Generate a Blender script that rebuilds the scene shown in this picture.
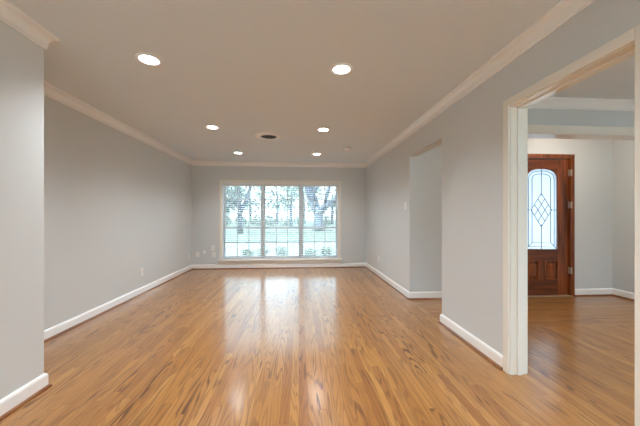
import bpy, bmesh, math, random
from mathutils import Vector, Matrix, noise
random.seed(7)
sc = bpy.context.scene
for o in list(bpy.data.objects): bpy.data.objects.remove(o)
COL = sc.collection

# ------------------------------------------------------------ camera
F = 290.0
YAW = math.atan(21 / F)
cam_d = bpy.data.cameras.new('camera')
cam_d.sensor_width = 36; cam_d.lens = 36 * F / 640
cam_d.shift_y = 4 / 640
cam_d.clip_start = .02
cam = bpy.data.objects.new('camera', cam_d); COL.objects.link(cam)
cam.location = (0, 0, 1.18); cam.rotation_euler = (math.pi / 2, 0, -YAW)
sc.camera = cam

# ------------------------------------------------------------ world, sun, exposure
world = bpy.data.worlds.new('sky'); sc.world = world; world.use_nodes = True
bg = world.node_tree.nodes['Background']
bg.inputs['Color'].default_value = (.77, .87, 1, 1)
bg.inputs['Strength'].default_value = 3.0
sun_d = bpy.data.lights.new('sun', 'SUN'); sun_d.energy = 12; sun_d.angle = .05
sun_d.color = (1, .96, .9)
sun = bpy.data.objects.new('sun', sun_d); COL.objects.link(sun)
sun.rotation_euler = (math.radians(12), math.radians(-32), 0)
LAMP = 9.0
SPOT = 56.0
LAMP_COLOR = (.95, .98, 1, 1)
sc.view_settings.view_transform = 'Standard'
sc.view_settings.look = 'None'
sc.view_settings.gamma = 1
sc.view_settings.use_curve_mapping = False
sc.view_settings.exposure = 1.03
sc.cycles.max_bounces = 14
sc.cycles.diffuse_bounces = 8
sc.cycles.transparent_max_bounces = 24
sc.cycles.sample_clamp_indirect = 6
sc.cycles.caustics_reflective = False
sc.cycles.caustics_refractive = False
sc.cycles.use_denoising = True

# ------------------------------------------------------------ material helpers
def new_mat(name):
    m = bpy.data.materials.new(name); m.use_nodes = True
    return m, m.node_tree.nodes, m.node_tree.links, m.node_tree.nodes['Principled BSDF']

def plain(name, col, rough=.5, metal=0, bump=0, bscale=200, spec=.5, var=0):
    m, n, l, b = new_mat(name)
    b.inputs['Base Color'].default_value = (*col, 1)
    b.inputs['Roughness'].default_value = rough
    b.inputs['Metallic'].default_value = metal
    b.inputs['Specular IOR Level'].default_value = spec
    tc = n.new('ShaderNodeTexCoord')
    if bump:
        t = n.new('ShaderNodeTexNoise'); t.inputs['Scale'].default_value = bscale
        t.inputs['Detail'].default_value = 4
        l.new(tc.outputs['Object'], t.inputs['Vector'])
        bp = n.new('ShaderNodeBump'); bp.inputs['Strength'].default_value = bump
        bp.inputs['Distance'].default_value = .004
        l.new(t.outputs['Fac'], bp.inputs['Height']); l.new(bp.outputs['Normal'], b.inputs['Normal'])
    if var:
        t2 = n.new('ShaderNodeTexNoise'); t2.inputs['Scale'].default_value = 1.5
        l.new(tc.outputs['Object'], t2.inputs['Vector'])
        mx = n.new('ShaderNodeMix'); mx.data_type = 'RGBA'
        mx.inputs[6].default_value = (*[c * (1 - var) for c in col], 1)
        mx.inputs[7].default_value = (*[min(1, c * (1 + var)) for c in col], 1)
        l.new(t2.outputs['Fac'], mx.inputs[0]); l.new(mx.outputs[2], b.inputs['Base Color'])
    return m

def math_node(n, l, op, a, b=None, c=None):
    k = n.new('ShaderNodeMath'); k.operation = op
    for i, v in enumerate((a, b, c)):
        if v is None: continue
        if isinstance(v, (int, float)): k.inputs[i].default_value = v
        else: l.new(v, k.inputs[i])
    return k.outputs[0]

def oak(name, swap=False, width=.057, length=1.15):
    """strip oak flooring; boards run along Y (along X when swap)"""
    m, n, l, b = new_mat(name)
    tc = n.new('ShaderNodeTexCoord'); sp = n.new('ShaderNodeSeparateXYZ')
    l.new(tc.outputs['Object'], sp.inputs[0])
    ax, ay = (sp.outputs[1], sp.outputs[0]) if swap else (sp.outputs[0], sp.outputs[1])
    M = lambda op, a, b=None, c=None: math_node(n, l, op, a, b, c)
    xs = M('DIVIDE', ax, width); row = M('FLOOR', xs); fx = M('FRACT', xs)
    wn = n.new('ShaderNodeTexWhiteNoise'); wn.noise_dimensions = '1D'; l.new(row, wn.inputs['W'])
    off = M('MULTIPLY', wn.outputs['Value'], 7.3)
    ys = M('ADD', M('DIVIDE', ay, length), off); cell = M('FLOOR', ys); fy = M('FRACT', ys)
    cmb = n.new('ShaderNodeCombineXYZ'); l.new(row, cmb.inputs[0]); l.new(cell, cmb.inputs[1])
    w2 = n.new('ShaderNodeTexWhiteNoise'); w2.noise_dimensions = '2D'; l.new(cmb.outputs[0], w2.inputs['Vector'])
    rnd = w2.outputs['Value']
    sc3 = n.new('ShaderNodeSeparateColor'); l.new(w2.outputs['Color'], sc3.inputs[0])
    rnd2 = sc3.outputs[1]
    # board base colour
    cr = n.new('ShaderNodeValToRGB'); l.new(rnd, cr.inputs[0])
    e = cr.color_ramp.elements
    e[0].position = 0; e[0].color = (.31, .125, .033, 1)
    e[1].position = 1; e[1].color = (.48, .235, .066, 1)
    for p, c in ((.07, (.35, .147, .036, 1)), (.45, (.39, .174, .043, 1)), (.85, (.425, .195, .050, 1))):
        k = e.new(p); k.color = c
    # fine long fibre
    cv = n.new('ShaderNodeCombineXYZ')
    l.new(M('MULTIPLY', ax, 210.0), cv.inputs[0]); l.new(M('MULTIPLY', ay, 5.0), cv.inputs[1]); l.new(M('MULTIPLY', rnd, 50), cv.inputs[2])
    nf = n.new('ShaderNodeTexNoise'); nf.inputs['Scale'].default_value = 1; nf.inputs['Detail'].default_value = 3
    l.new(cv.outputs[0], nf.inputs['Vector'])
    # cathedral figure
    cv2 = n.new('ShaderNodeCombineXYZ')
    l.new(M('MULTIPLY', ax, 12.0), cv2.inputs[0]); l.new(M('MULTIPLY', ay, .8), cv2.inputs[1]); l.new(M('MULTIPLY', rnd2, 40), cv2.inputs[2])
    ng = n.new('ShaderNodeTexNoise'); ng.inputs['Scale'].default_value = 1; ng.inputs['Detail'].default_value = 1.2
    ng.inputs['Distortion'].default_value = .12
    l.new(cv2.outputs[0], ng.inputs['Vector'])
    rings = M('SINE', M('MULTIPLY', ng.outputs['Fac'], 70.0))
    rr = n.new('ShaderNodeMapRange'); l.new(rings, rr.inputs[0])
    rr.inputs[1].default_value = .2; rr.inputs[2].default_value = .8; rr.inputs[3].default_value = 0; rr.inputs[4].default_value = 1
    # only part of the boards show strong figure, broken by dark pores
    sel = n.new('ShaderNodeMapRange'); l.new(rnd2, sel.inputs[0])
    sel.inputs[1].default_value = .35; sel.inputs[2].default_value = .95; sel.inputs[3].default_value = .45; sel.inputs[4].default_value = 1.0
    pore = n.new('ShaderNodeMapRange'); l.new(nf.outputs['Fac'], pore.inputs[0])
    pore.inputs[1].default_value = .30; pore.inputs[2].default_value = .52
    patch = n.new('ShaderNodeTexNoise'); patch.inputs['Scale'].default_value = 1.6
    l.new(tc.outputs['Object'], patch.inputs['Vector'])
    pr = n.new('ShaderNodeMapRange'); l.new(patch.outputs['Fac'], pr.inputs[0])
    pr.inputs[1].default_value = .36; pr.inputs[2].default_value = .56; pr.inputs[3].default_value = .35
    fig = M('MULTIPLY', M('MULTIPLY', M('MULTIPLY', rr.outputs[0], sel.outputs[0]), pore.outputs[0]), pr.outputs[0])
    m1 = n.new('ShaderNodeMix'); m1.data_type = 'RGBA'; m1.inputs[7].default_value = (.09, .032, .014, 1)
    l.new(fig, m1.inputs[0]); l.new(cr.outputs[0], m1.inputs[6])
    m2 = n.new('ShaderNodeMix'); m2.data_type = 'RGBA'; m2.blend_type = 'MULTIPLY'; m2.inputs[0].default_value = 1
    fr = n.new('ShaderNodeMapRange'); l.new(nf.outputs['Fac'], fr.inputs[0])
    fr.inputs[1].default_value = .25; fr.inputs[2].default_value = .75; fr.inputs[3].default_value = .80; fr.inputs[4].default_value = 1.12
    l.new(m1.outputs[2], m2.inputs[6]); l.new(fr.outputs[0], m2.inputs[7])
    # joints
    gx = M('MINIMUM', fx, M('SUBTRACT', 1, fx)); gy = M('MINIMUM', fy, M('SUBTRACT', 1, fy))
    jx = M('LESS_THAN', gx, .018); jy = M('LESS_THAN', gy, .0013); jj = M('MAXIMUM', jx, jy)
    m3 = n.new('ShaderNodeMix'); m3.data_type = 'RGBA'; m3.inputs[7].default_value = (.16, .065, .025, 1)
    l.new(M('MULTIPLY', jj, .75), m3.inputs[0]); l.new(m2.outputs[2], m3.inputs[6])
    l.new(m3.outputs[2], b.inputs['Base Color'])
    b.inputs['Roughness'].default_value = .30
    b.inputs['IOR'].default_value = 1.35
    b.inputs['Coat Weight'].default_value = .7
    b.inputs['Coat Roughness'].default_value = .175
    b.inputs['Coat IOR'].default_value = 1.6
    wv = n.new('ShaderNodeTexNoise'); wv.inputs['Scale'].default_value = 9; l.new(tc.outputs['Object'], wv.inputs['Vector'])
    hh = M('ADD', M('MULTIPLY', wv.outputs['Fac'], .6), M('ADD', M('MULTIPLY', jj, -.25), M('MULTIPLY', rnd, .25)))
    bp = n.new('ShaderNodeBump'); bp.inputs['Strength'].default_value = .25; bp.inputs['Distance'].default_value = .003
    l.new(hh, bp.inputs['Height']); l.new(bp.outputs['Normal'], b.inputs['Normal']); l.new(bp.outputs['Normal'], b.inputs['Coat Normal'])
    return m

def wood(name, dark, light, rough=.3, axis=2):
    m, n, l, b = new_mat(name)
    tc = n.new('ShaderNodeTexCoord'); mp = n.new('ShaderNodeMapping')
    s = [18, 18, 18]; s[axis] = 1.6
    mp.inputs['Scale'].default_value = s
    l.new(tc.outputs['Object'], mp.inputs[0])
    t = n.new('ShaderNodeTexNoise'); t.inputs['Scale'].default_value = 1; t.inputs['Detail'].default_value = 5; t.inputs['Distortion'].default_value = .8
    l.new(mp.outputs[0], t.inputs['Vector'])
    cr = n.new('ShaderNodeValToRGB'); l.new(t.outputs['Fac'], cr.inputs[0])
    cr.color_ramp.elements[0].position = .3; cr.color_ramp.elements[0].color = (*dark, 1)
    cr.color_ramp.elements[1].position = .7; cr.color_ramp.elements[1].color = (*light, 1)
    l.new(cr.outputs[0], b.inputs['Base Color']); b.inputs['Roughness'].default_value = rough
    b.inputs['Coat Weight'].default_value = .3; b.inputs['Coat Roughness'].default_value = .2
    return m

def emis(name, col, s):
    m = bpy.data.materials.new(name); m.use_nodes = True
    n, l = m.node_tree.nodes, m.node_tree.links
    n.clear(); e = n.new('ShaderNodeEmission'); e.inputs[0].default_value = col; e.inputs[1].default_value = s
    o = n.new('ShaderNodeOutputMaterial'); l.new(e.outputs[0], o.inputs[0]); return m

def hazed_glass(name, tint, glare_haze=.06):  # translucent haze and cyan tint stand in for glare from the bright outdoors
    m = bpy.data.materials.new(name); m.use_nodes = True
    n, l = m.node_tree.nodes, m.node_tree.links; n.clear()
    t = n.new('ShaderNodeBsdfTransparent'); t.inputs[0].default_value = (*tint, 1)
    g = n.new('ShaderNodeBsdfGlossy'); g.inputs['Roughness'].default_value = .02
    f = n.new('ShaderNodeFresnel'); f.inputs[0].default_value = 1.45
    x = n.new('ShaderNodeMixShader'); o = n.new('ShaderNodeOutputMaterial')
    d = n.new('ShaderNodeBsdfTranslucent'); d.inputs[0].default_value = (.8, .93, 1, 1)
    h = n.new('ShaderNodeMixShader'); h.inputs[0].default_value = glare_haze
    l.new(t.outputs[0], h.inputs[1]); l.new(d.outputs[0], h.inputs[2])
    l.new(f.outputs[0], x.inputs[0]); l.new(h.outputs[0], x.inputs[1]); l.new(g.outputs[0], x.inputs[2]); l.new(x.outputs[0], o.inputs[0])
    return m

def frosted(name):
    m = bpy.data.materials.new(name); m.use_nodes = True
    n, l = m.node_tree.nodes, m.node_tree.links; n.clear()
    tc = n.new('ShaderNodeTexCoord'); nz = n.new('ShaderNodeTexNoise'); nz.inputs['Scale'].default_value = 40
    l.new(tc.outputs['Object'], nz.inputs['Vector'])
    bp = n.new('ShaderNodeBump'); bp.inputs['Strength'].default_value = .5; bp.inputs['Distance'].default_value = .01
    l.new(nz.outputs['Fac'], bp.inputs['Height'])
    t = n.new('ShaderNodeBsdfTranslucent'); t.inputs[0].default_value = (.74, .80, .84, 1)
    l.new(bp.outputs[0], t.inputs['Normal'])
    tr = n.new('ShaderNodeBsdfTransparent'); tr.inputs[0].default_value = (.62, .68, .72, 1)
    g = n.new('ShaderNodeBsdfGlossy'); g.inputs['Roughness'].default_value = .15; l.new(bp.outputs[0], g.inputs['Normal'])
    x = n.new('ShaderNodeMixShader'); x.inputs[0].default_value = .25
    l.new(t.outputs[0], x.inputs[1]); l.new(tr.outputs[0], x.inputs[2])
    y = n.new('ShaderNodeMixShader'); y.inputs[0].default_value = .06
    l.new(x.outputs[0], y.inputs[1]); l.new(g.outputs[0], y.inputs[2])
    o = n.new('ShaderNodeOutputMaterial'); l.new(y.outputs[0], o.inputs[0])
    return m

def leafy(name, c1, c2):
    m, n, l, b = new_mat(name)
    tc = n.new('ShaderNodeTexCoord'); t = n.new('ShaderNodeTexNoise'); t.inputs['Scale'].default_value = 2.5
    l.new(tc.outputs['Object'], t.inputs['Vector'])
    mx = n.new('ShaderNodeMix'); mx.data_type = 'RGBA'; mx.inputs[6].default_value = (*c1, 1); mx.inputs[7].default_value = (*c2, 1)
    l.new(t.outputs['Fac'], mx.inputs[0]); l.new(mx.outputs[2], b.inputs['Base Color'])
    b.inputs['Roughness'].default_value = .6
    return m

WALL = plain('wall_paint', (.655, .685, .69), .55, bump=.06, bscale=260, spec=.3)
CEIL = plain('ceiling_paint', (.76, .82, .86), .8, bump=.25, bscale=60, spec=.15)
TRIM = plain('trim_paint', (.86, .835, .77), .10)
MOULD = plain('gloss_moulding_paint', (.92, .92, .915), .12, spec=.6)
OAKY = oak('oak_strip_floor')
OAKX = oak('oak_strip_floor_entry', swap=True)
SHOE = wood('stained_shoe_wood', (.16, .05, .018), (.30, .12, .04), .35, 1)
DOORW = wood('mahogany_door_wood', (.060, .012, .003), (.34, .080, .016), .3, 2)
RAILW = wood('mahogany_rail_wood', (.045, .009, .003), (.22, .050, .011), .3, 0)
FRAMEW = wood('mahogany_frame_wood', (.11, .026, .007), (.34, .095, .022), .35, 2)
VINYL = plain('window_vinyl', (.86, .88, .90), .4)
BLIND = plain('blind_slat_paint', (.80, .82, .83), .45)
PLAST = plain('plate_plastic', (.88, .875, .86), .4)
DARK = plain('dark_duct', (.012, .012, .013), .8)
SLOT = plain('slot_dark', (.05, .045, .04), .6)
METAL = plain('aged_nickel', (.62, .55, .45), .35, 1)
LEAD = plain('leading', (.10, .11, .12), .4, .6)
BRASSY = plain('threshold_aluminium', (.62, .50, .33), .35, .6)
GLASS = hazed_glass('window_glass', (.86, .955, .96))
FROST = frosted('bevelled_obscure_glass')
LENS = emis('lamp_lens', LAMP_COLOR, LAMP)
WHITEMET = plain('white_enamel', (.92, .92, .92), .35)
BARK = plain('oak_bark', (.045, .055, .08), .9, bump=1, bscale=6, var=.2)
LEAF = leafy('leaves_mid', (.05, .085, .05), (.12, .17, .11))
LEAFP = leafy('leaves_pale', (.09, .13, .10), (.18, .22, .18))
LEAFD = leafy('leaves_dark', (.035, .065, .04), (.09, .13, .08))
GRASS = plain('lawn_grass', (.045, .065, .045), .9, bump=1, bscale=25, var=.25)
CONC = plain('street_concrete', (.52, .52, .50), .85, bump=.3, bscale=20, var=.06)
BOUNCE = plain('pale_bounce_slab', (.74, .74, .73), .85, bump=.3, bscale=20, var=.04)  # pale tone raised so the added slabs bounce more light
STREET = plain('street_asphalt', (.11, .12, .125), .85, bump=.3, bscale=20, var=.1)
BRICK = plain('exterior_masonry', (.45, .36, .30), .9, bump=.3, bscale=30)
ROOFM = plain('roof_shingle', (.16, .15, .14), .9, bump=.6, bscale=30)

# ------------------------------------------------------------ object helpers
def tag(o, label=None, cat=None, group=None, kind=None):
    if label: o['label'] = label
    if cat: o['category'] = cat
    if group: o['group'] = group
    if kind: o['kind'] = kind
    return o

def obj(name, bm, mat, parent=None, smooth=False, loc=None):
    me = bpy.data.meshes.new(name)
    bmesh.ops.recalc_face_normals(bm, faces=bm.faces[:])
    bm.to_mesh(me); bm.free()
    me.materials.append(mat)
    if smooth:
        for p in me.polygons: p.use_smooth = True
    o = bpy.data.objects.new(name, me); COL.objects.link(o)
    if loc: o.location = loc
    if parent: o.parent = parent
    return o

def empty(name, loc=(0, 0, 0), rz=0):
    o = bpy.data.objects.new(name, None); COL.objects.link(o)
    o.location = loc; o.rotation_euler = (0, 0, rz); o.empty_display_size = .1
    return o

def box(bm, x0, x1, y0, y1, z0, z1, bev=0):
    r = bmesh.ops.create_cube(bm, size=1)
    vs = r['verts']
    for v in vs:
        v.co = Vector(((x0 + x1) / 2 + v.co.x * (x1 - x0), (y0 + y1) / 2 + v.co.y * (y1 - y0), (z0 + z1) / 2 + v.co.z * (z1 - z0)))
    if bev:
        es = list({e for v in vs for e in v.link_edges})
        bmesh.ops.bevel(bm, geom=es, offset=bev, segments=2, affect='EDGES', profile=.5)
    return vs

def boxes(lst, bev=0):
    bm = bmesh.new()
    for b in lst: box(bm, *b, bev=bev)
    return bm

def prism(bm, pts, y0, y1):
    """polygon pts in (x,z) extruded along y"""
    a = [bm.verts.new((x, y0, z)) for x, z in pts]; b = [bm.verts.new((x, y1, z)) for x, z in pts]
    bm.faces.new(a); bm.faces.new(b[::-1])
    for i in range(len(pts)):
        j = (i + 1) % len(pts)
        bm.faces.new((a[j], a[i], b[i], b[j]))

def lathe(bm, prof, seg=40, centre=(0, 0, 0), caps=False):
    """profile (r,z) around z"""
    rings = []
    for r, z in prof:
        rings.append([bm.verts.new((centre[0] + r * math.cos(2 * math.pi * k / seg), centre[1] + r * math.sin(2 * math.pi * k / seg), centre[2] + z)) for k in range(seg)])
    for a, b in zip(rings, rings[1:]):
        for k in range(seg):
            j = (k + 1) % seg
            bm.faces.new((a[k], a[j], b[j], b[k]))
    if caps:
        bm.faces.new(rings[0]); bm.faces.new(rings[-1][::-1])

def tube(bm, pts, radii, seg=8, caps=True):
    rings = []
    for i, p in enumerate(pts):
        p = Vector(p)
        d = (Vector(pts[min(i + 1, len(pts) - 1)]) - Vector(pts[max(i - 1, 0)])).normalized()
        up = Vector((0, 1, 0)) if abs(d.y) < .9 else Vector((1, 0, 0))
        u = d.cross(up).normalized(); w = d.cross(u).normalized()
        r = radii[i] if isinstance(radii, (list, tuple)) else radii
        rings.append([bm.verts.new(p + u * r * math.cos(2 * math.pi * k / seg) + w * r * math.sin(2 * math.pi * k / seg)) for k in range(seg)])
    for a, b in zip(rings, rings[1:]):
        for k in range(seg):
            j = (k + 1) % seg
            bm.faces.new((a[k], a[j], b[j], b[k]))
    if caps:
        bm.faces.new(rings[0]); bm.faces.new(rings[-1][::-1])

def sweep_segments(path, prof, names, mat, closed=False):
    """mitred moulding. path: plan points, room on the LEFT of travel; prof: (out,z) polygon. One object per named segment."""
    n = len(path)
    P = [Vector(p) for p in path]
    def nrm(i):
        d = (P[(i + 1) % n] - P[i]).normalized(); return Vector((-d.y, d.x))
    def mit(i):
        if closed or 0 < i < n - 1:
            a, b = nrm((i - 1) % n), nrm(i % n)
            return (a + b) / (1 + a.dot(b))
        return nrm(i) if i == 0 else nrm(i - 1)
    segs = n if closed else n - 1
    out = []
    for s in range(segs):
        if not names[s]: continue
        i, j = s, (s + 1) % n
        bm = bmesh.new()
        mi, mj = mit(i), mit(j)
        A = [bm.verts.new((P[i].x + mi.x * o, P[i].y + mi.y * o, z)) for o, z in prof]
        B = [bm.verts.new((P[j].x + mj.x * o, P[j].y + mj.y * o, z)) for o, z in prof]
        bm.faces.new(A); bm.faces.new(B[::-1])
        for k in range(len(prof)):
            q = (k + 1) % len(prof)
            bm.faces.new((A[k], A[q], B[q], B[k]))
        o = obj(names[s], bm, mat); tag(o, kind='structure'); out.append(o)
    return out

def struct(name, bm, mat):
    return tag(obj(name, bm, mat), kind='structure')

# ------------------------------------------------------------ shell
H = 2.44
XL, XN, XR, XR2, XF = -2.41, -1.75, 1.58, 1.70, 4.72
YN, YB, YE, YREAR = 2.127, 6.73, 4.05, -3.4
struct('floor', boxes([(-2.53, 1.6, YREAR - .15, YB + .18, -.12, 0), (1.6, 4.84, YREAR - .15, 2.93, -.12, 0)]), OAKY)
struct('floor_entry', boxes([(1.6, 4.84, 2.93, YE + .17, -.12, 0)]), OAKX)
struct('ceiling', boxes([(-2.53, 4.84, YREAR - .15, YE + .15, H, H + .1), (-2.53, 1.7, YE + .15, YB + .18, H, H + .1)]), CEIL)
struct('roof', boxes([(-3.2, 5.5, YREAR - .8, YE + .9, H + .1, H + .3), (-3.2, 2.3, YE + .9, YB + .55, H + .1, H + .3)]), ROOFM)  # unseen slab, its overhang sized for how it blocks the sun

struct('wall_left', boxes([(XL - .12, XL, YN, YB, 0, H)]), WALL)
struct('wall_left_near', boxes([(XL - .12, XN, YREAR, YN, 0, H)]), WALL)
WX0, WX1, WZ0, WZ1 = -1.742, .915, .210, 1.965
struct('wall_back', boxes([(XL - .12, WX0, YB, YB + .18, 0, H), (WX1, XR2, YB, YB + .18, 0, H),
                           (WX0, WX1, YB, YB + .18, 0, WZ0), (WX0, WX1, YB, YB + .18, WZ1, H)]), WALL)
A0, A1, AZ = 3.11, YE, 2.05
B0, B1, BZ = 1.238, 2.072, 2.015
struct('wall_right', boxes([(XR, XR2, YREAR, B0, 0, H), (XR, XR2, B0, B1, BZ, H), (XR, XR2, B1, A0, 0, H),
                            (XR, XR2, A0, A1, AZ, H), (XR, XR2, A1, YB, 0, H)]), WALL)
DX0, DX1, DZ = 3.13, 4.09, 2.11
struct('wall_entry', boxes([(XR2, DX0, YE, YE + .15, 0, H), (DX1, XF + .12, YE, YE + .15, 0, H), (DX0, DX1, YE, YE + .15, DZ, H)]), WALL)
struct('wall_foyer_right', boxes([(XF, XF + .12, YREAR, -1.8, 0, H), (XF, XF + .12, 1.3, YE, 0, H), (XF, XF + .12, -1.8, 1.3, 0, .5), (XF, XF + .12, -1.8, 1.3, 2.15, H)]), WALL)
HY0, HY1, HZ = 2.92, 3.07, 2.078
struct('wall_header', boxes([(XR2, XF, HY0, HY1, HZ, H)]), WALL)
# rear wall behind the camera, with wide window holes added for daylight
RZ0, RZ1 = .25, 2.1
struct('wall_rear', boxes([(XL - .12, -1.45, YREAR - .15, YREAR, 0, H), (1.3, 2.0, YREAR - .15, YREAR, 0, H), (4.4, XF + .12, YREAR - .15, YREAR, 0, H),
                           (-1.45, 1.3, YREAR - .15, YREAR, 0, RZ0), (-1.45, 1.3, YREAR - .15, YREAR, RZ1, H),
                           (2.0, 4.4, YREAR - .15, YREAR, 0, RZ0), (2.0, 4.4, YREAR - .15, YREAR, RZ1, H)]), WALL)

# crown mouldings
cove = [(.014 + .034 * (1 - math.cos(t_)), H - .084 + .060 * math.sin(t_)) for t_ in [math.radians(a) for a in range(8, 88, 10)]]
crown = [(0, H), (0, H - .105), (.009, H - .105), (.011, H - .098), (.009, H - .092), (.014, H - .090)] + cove + [(.050, H - .020), (.055, H - .018), (.058, H - .013), (.058, H)]
sweep_segments([(XR, YREAR), (XR, YB), (XL, YB), (XL, YN), (XN, YN), (XN, YREAR)], crown,
               ['trim_crown_right', 'trim_crown_back', 'trim_crown_left', 'trim_crown_corner', 'trim_crown_left_near', 'trim_crown_rear'], MOULD, closed=True)
sweep_segments([(XF, YREAR), (XF, HY0), (XR2, HY0), (XR2, YREAR)], crown,
               ['trim_crown_dining_right', 'trim_crown_header', 'trim_crown_dining_left', 'trim_crown_dining_rear'], MOULD, closed=True)
sweep_segments([(XF, HY1), (XF, YE), (XR2, YE), (XR2, HY1)], crown,
               ['trim_crown_entry_right', 'trim_crown_entry', 'trim_crown_entry_left', 'trim_crown_entry_header'], MOULD, closed=True)
# baseboards and stained shoe moulding
basep = [(0, .012), (.016, .012), (.016, .085), (.013, .096), (.006, .104), (0, .106)]
shoep = [(0, 0), (.030, 0), (.029, .009), (.024, .016), (.016, .020), (0, .020)]
def base(path, names, closed=False):
    sweep_segments(path, basep, names, MOULD, closed)
    sweep_segments(path, shoep, [('trim_shoe_' + n.split('baseboard_')[1]) if n else None for n in names], SHOE, closed)
base([(XR, A1), (XR, YB), (XL, YB), (XL, YN), (XN, YN), (XN, YREAR), (XR, YREAR), (XR, B0 - .062)],
     ['baseboard_right_far', 'baseboard_back', 'baseboard_left', 'baseboard_corner', 'baseboard_left_near', 'baseboard_rear', 'baseboard_right_near'])
base([(XR, B1 + .055), (XR, A0), (XR2, A0), (XR2, HY1 + .02)], ['baseboard_right_middle', 'baseboard_opening_end', 'baseboard_entry_left'])
base([(DX0 - .07, YE), (XR, YE)], ['baseboard_entry'])
base([(XF, YREAR), (XF, YE), (DX1 + .012, YE)], ['baseboard_foyer_right', 'baseboard_entry_right'])
base([(XR2, HY0), (XR2, B1 + .06)], ['baseboard_dining_left'])

# cased opening to the right (trim_1)
t = tag(empty('trim_1', (XR, (B0 + B1) / 2, 0)), kind='structure')
def child(name, bm, mat, par, smooth=False):
    o = obj(name, bm, mat, par, smooth); o.matrix_parent_inverse = Matrix.Translation(par.location).inverted() if par.rotation_euler.z == 0 else par.matrix_world.inverted()
    return o
JY0, JY1, JZ = B0 + .014, B1 - .014, 2.001
for y0, y1, nm in ((JY1, B1, 'jamb'), (B0, JY0, 'jamb')):
    child(nm, boxes([(XR - .002, XR2 + .002, y0, y1, 0, BZ)]), TRIM, t)
child('head_jamb', boxes([(XR - .002, XR2 + .002, JY0, JY1, JZ, BZ)]), TRIM, t)
child('door_stop', boxes([(XR + .045, XR + .080, JY1 - .012, JY1, 0, JZ), (XR + .045, XR + .080, JY0, JY0 + .012, 0, JZ), (XR + .045, XR + .080, JY0, JY1, JZ - .012, JZ)], .002), TRIM, t)
CW = .066
for xa, xb, xc in ((XR - .018, XR, XR - .012), (XR2, XR2 + .018, XR2 + .012)):
    lo, hi = min(xa, xb), max(xa, xb)
    bm = boxes([(lo, hi, JY1 + .006, JY1 + CW, 0, JZ + CW), (lo, hi, JY0 - CW, JY0 - .006, 0, JZ + CW), (lo, hi, JY0 - .006, JY1 + .006, JZ + .006, JZ + CW)], .004)
    child('casing', bm, TRIM, t)
# header trim between dining room and entry (trim_2)
t = tag(empty('trim_2', ((XR2 + XF) / 2, HY0, HZ)), kind='structure')
child('head_jamb', boxes([(XR2, XF, HY0 - .002, HY1 + .002, HZ - .015, HZ)]), TRIM, t)
child('casing', boxes([(XR2, XF, HY0 - .018, HY0, HZ - .012, HZ + .080)], .004), TRIM, t)
child('casing', boxes([(XR2, XF, HY1, HY1 + .018, HZ - .012, HZ + .080)], .004), TRIM, t)

# ------------------------------------------------------------ front window
win = tag(empty('window_1', ((WX0 + WX1) / 2, YB, WZ0)), kind='structure')
cw = .058
child('casing', boxes([(WX0 - cw, WX0, YB - .018, YB, WZ0, WZ1 + cw), (WX1, WX1 + cw, YB - .018, YB, WZ0, WZ1 + cw), (WX0, WX1, YB - .018, YB, WZ1, WZ1 + cw)], .004), TRIM, win)
child('window_stool', boxes([(WX0 - cw - .025, WX1 + cw + .025, YB - .055, YB, WZ0 - .030, WZ0)], .006), TRIM, win)
child('apron', boxes([(WX0 - cw, WX1 + cw, YB - .016, YB, WZ0 - .100, WZ0 - .030)], .004), TRIM, win)
child('window_frame', boxes([(WX0, WX0 + .018, YB, YB + .18, WZ0, WZ1), (WX1 - .018, WX1, YB, YB + .18, WZ0, WZ1), (WX0, WX1, YB, YB + .18, WZ1 - .018, WZ1), (WX0, WX1, YB, YB + .18, WZ0, WZ0 + .02)]), VINYL, win)
units = [(WX0 + .018, -.863), (-.815, .024), (.072, WX1 - .018)]
for a, b in ((-.863, -.815), (.024, .072)):
    child('mullion', boxes([(a, b, YB + .045, YB + .17, WZ0 + .02, WZ1 - .018)], .004), VINYL, win)
MR = .922
for a, b in units:
    for lo, hi, yy, rows in ((MR - .02, WZ1 - .018, YB + .13, 3), (WZ0 + .02, MR + .03, YB + .095, 2)):
        st = .030
        sa = child('sash', boxes([(a, a + st, yy, yy + .03, lo, hi), (b - st, b, yy, yy + .03, lo, hi), (a + st, b - st, yy, yy + .03, lo, lo + .04), (a + st, b - st, yy, yy + .03, hi - .04, hi)], .003), VINYL, win)
        gx0, gx1, gz0, gz1 = a + st, b - st, lo + .04, hi - .04
        mm = [(gx0 + (gx1 - gx0) * k / 3 - .009, gx0 + (gx1 - gx0) * k / 3 + .009, yy + .006, yy + .024, gz0, gz1) for k in (1, 2)]
        mm += [(gx0, gx1, yy + .006, yy + .024, gz0 + (gz1 - gz0) * k / rows - .009, gz0 + (gz1 - gz0) * k / rows + .009) for k in range(1, rows)]
        g = obj('muntin_grid', boxes(mm), VINYL, sa)
        p = obj('pane', boxes([(gx0, gx1, yy + .013, yy + .017, gz0, gz1)]), GLASS, sa)

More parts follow.
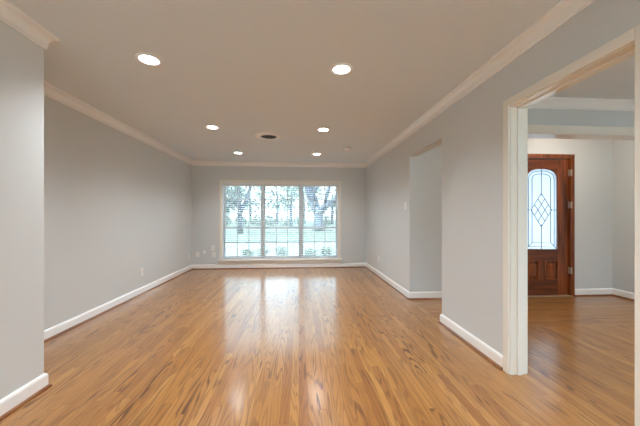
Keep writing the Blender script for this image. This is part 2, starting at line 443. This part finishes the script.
# blinds
lab = ['open white horizontal blind in the left window unit, bottom rail hanging slightly crooked',
       'open white horizontal blind in the middle window unit', 'open white horizontal blind in the right window unit in front of the big tree trunk']
for k, (a, b) in enumerate([(WX0 + .022, -.841), (-.837, .046), (.050, WX1 - .022)]):
    e = empty('window_blind', ((a + b) / 2, YB + .02, WZ1 - .018))
    tag(e, lab[k], 'window blind', 'horizontal blinds in the front window')
    hw = (b - a) / 2 - .003
    obj('headrail', boxes([(-hw, hw, -.030, .022, -.062, 0)], .004), BLIND, e)
    bm = bmesh.new(); z = -.085; zb = WZ0 - WZ1 + .018 + .06
    while z > zb:
        tilt = (.035 * (1 - (z - zb) / .25) * hw) if (k == 0 and z < zb + .25) else 0
        vs = box(bm, -hw, hw, -.025, .022, z - .0015, z + .0015)
        for v in vs:
            v.co.z += tilt * v.co.x / hw * 1.0 + (.004 if v.co.y > 0 else -.004)
        z -= .0445
    obj('slats', bm, BLIND, e)
    bm = bmesh.new(); vs = box(bm, -hw, hw, -.025, .022, zb - .026, zb - .008, .003)
    if k == 0:
        for v in bm.verts: v.co.z += .018 * v.co.x / hw
    obj('bottom_rail', bm, BLIND, e)
    for sx in (-.62, .62):
        bm = bmesh.new()
        for yy in (-.0275, .0245): box(bm, sx * hw - .0012, sx * hw + .0012, yy - .0005, yy + .0005, zb - .01, -.06)
        obj('ladder_cord', bm, BLIND, e)
    bm = bmesh.new(); tube(bm, [(-hw + .06, -.034, -.05), (-hw + .06, -.036, -.75)], .004, 6)
    obj('tilt_wand', bm, BLIND, e)

# ------------------------------------------------------------ front door
DC, DL, DR = 3.62, 3.205, 4.035
door = tag(empty('door_1', (DC, YE, 0)), kind='structure')
yf = YE + .028; yb = yf + .045
child('door_frame', boxes([(DX0, DL - .004, YE - .012, YE + .15, 0, DZ), (DR + .004, DX1, YE - .012, YE + .15, 0, DZ), (DL - .004, DR + .004, YE - .012, YE + .15, 2.052, DZ),
                           (DR + .03, DX1 + .002, YE - .022, YE - .010, 0, DZ + .004), (DX0 - .004, DR + .03, YE - .022, YE - .010, DZ - .035, DZ + .002)], .003), FRAMEW, door)
# leaf with arched light
gl, gr, gb, gs, gt = DC - .248, DC + .248, .695, 1.745, 1.905
def arch(n=20, inset=0.0):
    pts = []
    a = gr - DC - inset; hgt = gt - gs - inset * .8
    for i in range(n + 1):
        th = math.pi * i / n
        c, s = math.cos(th), math.sin(th)
        # super-ellipse shoulders
        pts.append((DC + a * (abs(c) ** .8) * (1 if c >= 0 else -1), gs + hgt * (abs(s) ** .85)))
    return pts                          # right to left
bm = bmesh.new()
box(bm, DL, gl, yf, yb, .012, 2.047); box(bm, gr, DR, yf, yb, .012, 2.047)
box(bm, DC - .055, DC + .04, yf, yb, .245, .525)
child('stile', bm, DOORW, door)
bm = bmesh.new()
ar = arch()
for (xa, za), (xb_, zb_) in zip(ar, ar[1:]):
    prism(bm, [(xb_, zb_), (xa, za), (xa, 2.047), (xb_, 2.047)], yf, yb)
box(bm, gl, gr, yf, yb, .525, gb)
box(bm, gl, gr, yf, yb, .012, .245)
bmesh.ops.remove_doubles(bm, verts=bm.verts[:], dist=1e-5)
child('rail', bm, RAILW, door)
# glazing bead around the light and around the panels
bm = bmesh.new()
path = [(gl, gb)] + arch()[::-1] + [(gr, gb), (gl, gb)]
tube(bm, [(x, yf + .002, z) for x, z in path], .010, 8)
child('glazing_bead', bm, DOORW, door, True)
for x0, x1 in ((gl, DC - .055), (DC + .04, gr)):
    bm = bmesh.new()
    box(bm, x0, x1, yf + .018, yb - .012, .245, .525)
    r = box(bm, x0 + .035, x1 - .035, yf + .004, yf + .019, .285, .485)
    for v in r:
        if v.co.y < yf + .01:
            v.co.x += .018 * (1 if v.co.x < (x0 + x1) / 2 else -1); v.co.z += .018 * (1 if v.co.z < .385 else -1)
    pn = child('door_panel', bm, DOORW, door)
    bm = bmesh.new()
    tube(bm, [(x, yf + .004, z) for x, z in ((x0, .245), (x0, .525), (x1, .525), (x1, .245), (x0, .245))], .009, 8)
    q = obj('panel_moulding', bm, DOORW, pn, True)
bm = bmesh.new(); prism(bm, [(gl, gb)] + [(gr, gb)] + arch(), yf + .018, yf + .026)
child('door_glass', bm, FROST, door)
# leading
bm = bmesh.new(); yl = yf + .014
def lead(pts, r=.0048): tube(bm, [(x, yl, z) for x, z in pts], r, 6)
i1, i2 = .045, .10
lead([(gl + i1, gb + .045)] + arch(inset=i1)[::-1] + [(gr - i1, gb + .045), (gl + i1, gb + .045)])
lead([(gl + i2, gb + .10)] + arch(inset=i2)[::-1] + [(gr - i2, gb + .10), (gl + i2, gb + .10)])
lead([(DC, gt), (DC, 1.50)]); lead([(DC, gb), (DC, 1.07)])
dzc, dw, dh = 1.285, .072, .072
s = .165; hz = .25
for k in range(4):
    t_ = k / 3
    lead([(DC - s + s * t_, dzc + hz * t_), (DC + s * t_, dzc - hz + hz * t_)])
    lead([(DC - s + s * t_, dzc - hz * t_), (DC + s * t_, dzc + hz - hz * t_)])
lead([(gl, dzc), (DC - s, dzc)]); lead([(DC + s, dzc), (gr, dzc)])
lead([(gl, gb), (gl + i2, gb + .1)]); lead([(gr, gb), (gr - i2, gb + .1)])
child('leading', bm, LEAD, door)
for z in (1.84, 1.36, .38):
    bm = bmesh.new()
    tube(bm, [(DR + .002, yf - .008, z - .05), (DR + .002, yf - .008, z + .05)], .008, 10)
    box(bm, DR + .002, DR + .022, yf - .046, yf - .0385, z - .048, z + .048)
    box(bm, DR - .002, DR + .006, yf - .042, yf, z - .046, z + .046)
    child('hinge', bm, METAL, door)
child('threshold', boxes([(DX0, DX1, YE - .02, YE + .13, 0, .011)], .003), BRASSY, door)

# rear windows added unseen behind the camera to let in daylight, simple frames
for k, (a, b) in enumerate(((-1.45, 1.3), (2.0, 4.4))):
    w = tag(empty('window_%d' % (k + 2), ((a + b) / 2, YREAR, RZ0)), kind='structure')
    child('window_frame', boxes([(a, a + .05, YREAR - .12, YREAR - .04, RZ0, RZ1), (b - .05, b, YREAR - .12, YREAR - .04, RZ0, RZ1), (a, b, YREAR - .12, YREAR - .04, RZ0, RZ0 + .05),
                                 (a, b, YREAR - .12, YREAR - .04, RZ1 - .05, RZ1), ((a + b) / 2 - .025, (a + b) / 2 + .025, YREAR - .12, YREAR - .04, RZ0, RZ1)]), VINYL, w)
    child('pane', boxes([(a + .05, b - .05, YREAR - .085, YREAR - .08, RZ0 + .05, RZ1 - .05)]), GLASS, w)

w = tag(empty('window_4', (XF + .05, -.25, .5)), kind='structure')  # side window added out of view to light the side room
child('window_frame', boxes([(XF + .03, XF + .1, -1.8, -1.75, .5, 2.15), (XF + .03, XF + .1, 1.25, 1.3, .5, 2.15), (XF + .03, XF + .1, -1.8, 1.3, .5, .55), (XF + .03, XF + .1, -1.8, 1.3, 2.1, 2.15), (XF + .03, XF + .1, -.275, -.225, .5, 2.15)]), VINYL, w)
child('pane', boxes([(XF + .06, XF + .065, -1.75, 1.25, .55, 2.1)]), GLASS, w)

# ------------------------------------------------------------ recessed lights
def copy_tree(o, parent=None):
    c = o.copy(); COL.objects.link(c); c.parent = parent
    for ch in [x for x in bpy.data.objects if x.parent == o]: copy_tree(ch, c)
    return c
def make_can():
    e = empty('recessed_light', (0, 0, H))
    bm = bmesh.new(); lathe(bm, [(.069, -.002), (.071, -.007), (.086, -.009), (.096, -.006), (.098, 0), (.069, 0), (.069, -.002)], 48)
    obj('trim_ring', bm, WHITEMET, e, True)
    bm = bmesh.new(); bmesh.ops.create_circle(bm, cap_ends=True, segments=40, radius=.070)
    for v in bm.verts: v.co.z = -.0045
    o = obj('lens', bm, LENS, e)
    ld = bpy.data.lights.new('downlight_beam', 'SPOT'); ld.energy = SPOT; ld.color = LAMP_COLOR[:3]
    ld.spot_size = math.radians(133); ld.spot_blend = 1; ld.shadow_soft_size = .06
    lo = bpy.data.objects.new('downlight_beam', ld); COL.objects.link(lo); lo.parent = e; lo.location = (0, 0, -.012)
    return e
can = make_can()
spots = [(-1.195, 2.41, 'lit round recessed ceiling light, front left and one of the two largest'), (.36, 2.45, 'lit round recessed ceiling light, front right and largest beside the opening wall'),
         (-1.21, 4.16, 'lit round recessed ceiling light, middle row left of the round air vent'), (.35, 4.16, 'lit round recessed ceiling light, middle row right of the round air vent'),
         (-1.19, 5.79, 'lit round recessed ceiling light nearest the window on the left'), (.35, 5.79, 'lit round recessed ceiling light nearest the window on the right, beside the smoke detector'),
         (-.45, .72, 'added recessed fill light out of view near the camera, left side'), (.60, .72, 'added recessed fill light out of view near the camera, right side'),
         (-.45, -1.1, 'added recessed fill light out of view at the rear of the room, left side'), (.60, -1.1, 'added recessed fill light out of view at the rear of the room, right side')]  # last two rows are lights added out of view to brighten the room
for k, (x, y, lb) in enumerate(spots):
    o = can if k == 0 else copy_tree(can)
    o.location = (x, y, H); tag(o, lb, 'ceiling light', 'recessed ceiling lights of the living room')

cx = [(3.2, .9, 'added recessed fill light out of view in the side room, front'), (3.2, -1.2, 'added recessed fill light out of view in the side room, rear'),
      (3.75, 2.15, 'added recessed fill light out of view in the side room, nearest the header to the entry'), (4.2, -1.2, 'added recessed fill light out of view in the side room, rear beside the outer wall')]
for x, y, lb in cx:  # these are added out of view to brighten the side room
    o = copy_tree(can); o.location = (x, y, H); tag(o, lb, 'ceiling light', 'added recessed fill lights of the side room')
v = tag(empty('added_entry_light', (3.6, 3.3, H)), 'added glowing dome on the entry ceiling, hidden by the header', 'ceiling light')  # dome added out of sight behind the header to brighten the entry
bm = bmesh.new(); lathe(bm, [(.001, -.02), (.15, -.02), (.155, 0), (.001, 0)], 36); obj('canopy', bm, WHITEMET, v, True)
bm = bmesh.new(); lathe(bm, [(.001, -.11), (.06, -.104), (.11, -.08), (.138, -.045), (.145, -.021)], 36); obj('glow_dome', bm, emis('dome_glow', (1, .86, .72, 1), 18), v, True)

# round air vent
v = tag(empty('ceiling_vent', (-.465, 4.56, H)), 'round white ceiling air vent with a dark centre between the recessed lights', 'air vent')
bm = bmesh.new(); lathe(bm, [(.128, -.004), (.132, -.022), (.160, -.026), (.185, -.010), (.210, -.006), (.213, 0), (.128, 0), (.128, -.004)], 48); obj('outer_ring', bm, WHITEMET, v, True)
bm = bmesh.new(); bmesh.ops.create_circle(bm, cap_ends=True, segments=40, radius=.137)
for q in bm.verts: q.co.z = -.002
obj('throat', bm, DARK, v)
bm = bmesh.new(); lathe(bm, [(.100, -.003), (.112, -.012), (.108, -.012), (.096, -.003)], 40); lathe(bm, [(.060, -.003), (.074, -.013), (.070, -.013), (.056, -.003)], 40)
obj('louver_ring', bm, plain('grey_louver', (.06, .06, .06), .5), v, True)
bm = bmesh.new(); lathe(bm, [(.001, -.014), (.028, -.012), (.030, -.003)], 24); obj('hub', bm, plain('grey_hub', (.05, .05, .05), .5), v, True)

# smoke detector
v = tag(empty('smoke_detector', (.87, 5.2, H)), 'small white smoke detector on the ceiling near the back right corner', 'smoke detector')
bm = bmesh.new(); lathe(bm, [(.001, -.010), (.064, -.010), (.068, -.006), (.068, 0), (.001, 0)], 36); obj('base_plate', bm, PLAST, v, True)
bm = bmesh.new(); lathe(bm, [(.001, -.046), (.040, -.044), (.062, -.034), (.068, -.012), (.060, -.010), (.001, -.010)], 36); obj('cover', bm, WHITEMET, v, True)
bm = bmesh.new(); lathe(bm, [(.0672, -.0150), (.0685, -.0150), (.0690, -.0125), (.0675, -.0125)], 36); obj('sensor_slot', bm, SLOT, v)

# ------------------------------------------------------------ wall plates
def outlet(loc, rz, label, slots='duplex', w=.070, h=.115):
    """plate faces local -Y"""
    e = tag(empty('wall_outlet' if slots != 'switch' else 'light_switch', loc, rz), label, 'outlet' if slots != 'switch' else 'light switch')
    obj('plate', boxes([(-w / 2, w / 2, -.006, 0, -h / 2, h / 2)], .002), PLAST, e)
    if slots == 'duplex':
        for dz in (-.02, .02):
            r = obj('receptacle', boxes([(-.016, .016, -.0085, -.005, dz - .0135, dz + .0135)], .0015), PLAST, e)
            obj('slot', boxes([(-.008, -.006, -.0090, -.0080, dz - .002, dz + .006), (.006, .008, -.0090, -.0080, dz - .002, dz + .006), (-.002, .002, -.0090, -.0080, dz - .009, dz - .005)]), SLOT, r)
    elif slots == 'switch':
        obj('rocker', boxes([(-.006, .006, -.016, -.005, -.003, .014)], .002), WHITEMET, e)
    else:
        bm = bmesh.new(); tube(bm, [(0, -.005, 0), (0, -.018, 0)], .005, 10); obj('coax_jack', bm, METAL, e)
    return e
P2 = math.pi / 2
outlet((XL, 4.64, .335), P2, 'white wall outlet on the left wall near the baseboard, halfway to the window')
outlet((XL, 6.56, .30), P2, 'white wall outlet on the left wall close to the back corner')
outlet((-2.285, YB, .335), 0, 'white duplex outlet on the back wall nearest the left corner')
outlet((-2.135, YB, .38), 0, 'small white coax plate on the back wall, just right of the corner outlet', 'coax', .06, .075)
outlet((-1.945, YB, .475), 0, 'upper of two stacked white wall plates left of the window', 'coax', .075, .12)
outlet((-1.925, YB, .325), 0, 'lower of two stacked white wall outlets left of the window')
outlet((XR, 5.66, .345), -P2, 'white wall outlet low on the right wall near the back corner')
outlet((XR, 4.20, 1.345), -P2, 'white light switch on the right wall beside the plain opening', 'switch')

# ------------------------------------------------------------ outdoors
GZ = -.2
struct('lawn', boxes([(-60, 60, -40, 10.0, GZ - .5, GZ), (-60, 60, 17, 31, GZ - .5, GZ), (-60, 60, 40, 120, GZ - .5, GZ)]), GRASS)
struct('street', boxes([(-60, 60, 10.0, 17, GZ - .5, GZ - .01)]), STREET)
struct('street_far', boxes([(-60, 60, 31, 40, GZ - .5, GZ - .01)]), STREET)
struct('bounce_slab_front', boxes([(-9, 1.75, YB + .18, 10.0, GZ - .3, GZ + .02)]), BOUNCE)  # pale slab added to bounce sunlight through the window onto the ceiling
struct('bounce_slab_rear', boxes([(-8, 10, -14, YREAR - .15, GZ - .3, GZ + .02)]), BOUNCE)  # unseen slab added to bounce sunlight up through the rear windows
struct('foundation', boxes([(-2.53, 1.7, YREAR - .15, YB + .18, GZ, -.12), (1.7, 4.84, YREAR - .15, YE + .15, GZ, -.12)]), BRICK)
struct('porch_slab', boxes([(1.9, 4.84, YE + .15, YE + 1.6, GZ, -.03)]), CONC)

def onY(px, Y, py=217):
    u = (px - 320) / F
    dx, dy = u * math.cos(YAW) + math.sin(YAW), math.cos(YAW) - u * math.sin(YAW)
    d = Y / dy
    return d * dx, 1.18 - (py - 217) * d / F

def leaves(bm, c, rad, n, size, rnd):
    for _ in range(n):
        while True:
            p = Vector((rnd.uniform(-1, 1), rnd.uniform(-1, 1), rnd.uniform(-1, 1)))
            if .25 < p.length < 1: break
        q = Vector(c) + Vector((p.x * rad[0], p.y * rad[1], p.z * rad[2]))
        u = Vector((rnd.gauss(0, 1), rnd.gauss(0, 1), rnd.gauss(0, 1))).normalized()
        w = u.cross(Vector((rnd.gauss(0, 1), rnd.gauss(0, 1), rnd.gauss(0, 1)))).normalized()
        s_ = size * rnd.uniform(.6, 1.3)
        vs = [bm.verts.new(q + u * s_), bm.verts.new(q + w * s_ * .5), bm.verts.new(q - u * s_), bm.verts.new(q - w * s_ * .5)]
        bm.faces.new(vs)

def tree(loc, branches, blobs, leafmat, label, seed, size=.16, group=None, scl=1):
    rnd = random.Random(seed)
    e = tag(empty('shade_tree', loc), label, 'tree', group); e.scale = (scl,) * 3
    bm = bmesh.new()
    for pts, rr in branches: tube(bm, pts, rr, 12)
    obj('trunk', bm, BARK, e, True)
    bm = bmesh.new()
    for c, r, n in blobs: leaves(bm, c, r, n, size, rnd)
    obj('foliage', bm, leafmat, e)
    return e
# big oak on the right
x, _ = onY(318.5, 29.5)
tree((x, 29.5, GZ),
     [([(0, 0, -.1), (0, 0, .25), (0, 0, 1.2), (-.08, 0, 1.8)], [.58, .42, .36, .42]),
      ([(-.06, 0, 1.4), (-.35, 0, 2.1), (-.7, 0, 3.0), (-.9, .2, 4.6), (-1.1, .3, 6)], [.36, .38, .37, .28, .15]),
      ([(.06, 0, 1.3), (.5, 0, 1.85), (1.1, 0, 2.25), (2.0, -.1, 2.9), (3.4, 0, 4.2)], [.30, .27, .23, .18, .10]),
      ([(.45, 0, 1.85), (.62, 0, 2.6), (.85, .1, 3.4), (1.0, .1, 4.8)], [.17, .14, .12, .08]),
      ([(-.5, 0, 2.6), (-.1, 0, 3.3), (.3, 0, 4.4)], [.16, .13, .09]),
      ([(1.4, 0, 2.5), (1.7, 0, 3.3), (1.8, 0, 4.5)], [.12, .10, .07])],
     [((.8, 0, 6.6), (3.2, 3.0, 2.2), 1500), ((3.0, 0, 5.2), (1.6, 1.6, 1.0), 350)], LEAF,
     'large grey oak with forked limbs on the lawn behind the right window unit', 3, scl=1.32)
x, _ = onY(240, 24)
tree((x, 24, GZ),
     [([(0, 0, -.1), (.03, 0, 1.0), (-.05, 0, 2.2), (-.2, 0, 4.5)], [.26, .19, .17, .12]),
      ([(0, 0, 1.7), (.5, 0, 2.7), (1.0, 0, 4.5)], [.2, .17, .1]), ([(-.05, 0, 2.0), (-.7, 0, 3.0), (-1.3, 0, 4.2)], [.16, .13, .08])],
     [((-.8, 0, 5.8), (2.6, 2.4, 2.0), 1000), ((-.9, -.2, 3.3), (1.4, 1.2, 1.0), 420), ((-1.2, -.2, 2.2), (.9, .8, .9), 260)], LEAFD,
     'leafy tree with low hanging foliage outside the left window unit', 5)
x, _ = onY(291, 44)
tree((x, 44, GZ),
     [([(0, 0, -.1), (.05, 0, 1.6), (-.05, 0, 3.0), (.1, 0, 5.5)], [.32, .24, .2, .12]), ([(0, 0, 2.2), (-.8, 0, 3.4), (-1.6, 0, 5)], [.15, .11, .07])],
     [((0, 0, 6), (3.2, 3, 2.2), 900), ((-.3, 0, 3.4), (1.2, 1.1, 1.3), 300)], LEAF, 'slimmer tree across the street behind the middle window unit', 9)
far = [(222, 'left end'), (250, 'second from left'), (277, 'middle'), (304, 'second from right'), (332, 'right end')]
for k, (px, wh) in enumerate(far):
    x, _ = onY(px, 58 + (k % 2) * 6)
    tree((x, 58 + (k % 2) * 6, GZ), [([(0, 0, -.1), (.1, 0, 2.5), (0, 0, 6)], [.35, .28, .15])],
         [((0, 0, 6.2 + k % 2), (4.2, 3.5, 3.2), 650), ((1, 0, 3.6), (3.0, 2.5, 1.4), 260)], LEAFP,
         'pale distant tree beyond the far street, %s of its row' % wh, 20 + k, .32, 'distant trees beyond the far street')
# hedge shrubs far across the street
for k, px in enumerate((225, 241, 256, 270, 285, 300, 326, 341)):
    x, _ = onY(px, 47)
    rnd = random.Random(50 + k); bm = bmesh.new(); leaves(bm, (0, 0, .8), (1.0, .8, .8 + .25 * rnd.random()), 420, .16, rnd)
    o = obj('hedge_shrub', bm, LEAF if k % 3 else LEAFD, loc=(x, 47, GZ))
    tag(o, 'rounded green shrub across the street, number %s from the left in the hedge row' % ('one two three four five six seven eight'.split()[k]), 'shrub', 'shrubs across the street')
# strappy shrubs under the window
for k, (px, Y, hh, lb) in enumerate(((248, 8.6, .44, 'low leafy shrub outside the left window unit'), (262, 9.2, .40, 'smaller leafy shrub beside the one outside the left window unit'), (281, 8.6, .50, 'low leafy shrub outside the middle window unit'),
                             (311, 8.6, .46, 'low leafy shrub outside the right window unit'), (326, 9.2, .42, 'smaller leafy shrub outside the right window unit'))):
    x, _ = onY(px, Y)
    rnd = random.Random(80 + k); bm = bmesh.new()
    for _ in range(90):
        a = rnd.uniform(0, 2 * math.pi); r = rnd.uniform(.15, .42); top = hh * rnd.uniform(.55, 1)
        p0 = Vector((math.cos(a) * .05, math.sin(a) * .05, 0)); p1 = Vector((math.cos(a) * r * .5, math.sin(a) * r * .5, top)); p2 = Vector((math.cos(a) * r, math.sin(a) * r, top * .8))
        sd = Vector((-math.sin(a), math.cos(a), 0)) * .014
        f = [bm.verts.new(p0 - sd), bm.verts.new(p0 + sd), bm.verts.new(p1 + sd * 1.4), bm.verts.new(p1 - sd * 1.4), bm.verts.new(p2)]
        bm.faces.new(f[:4]); bm.faces.new((f[3], f[2], f[4]))
    tag(obj('garden_shrub', bm, LEAFD, loc=(x, Y, GZ)), lb, 'shrub', 'shrubs under the front window')
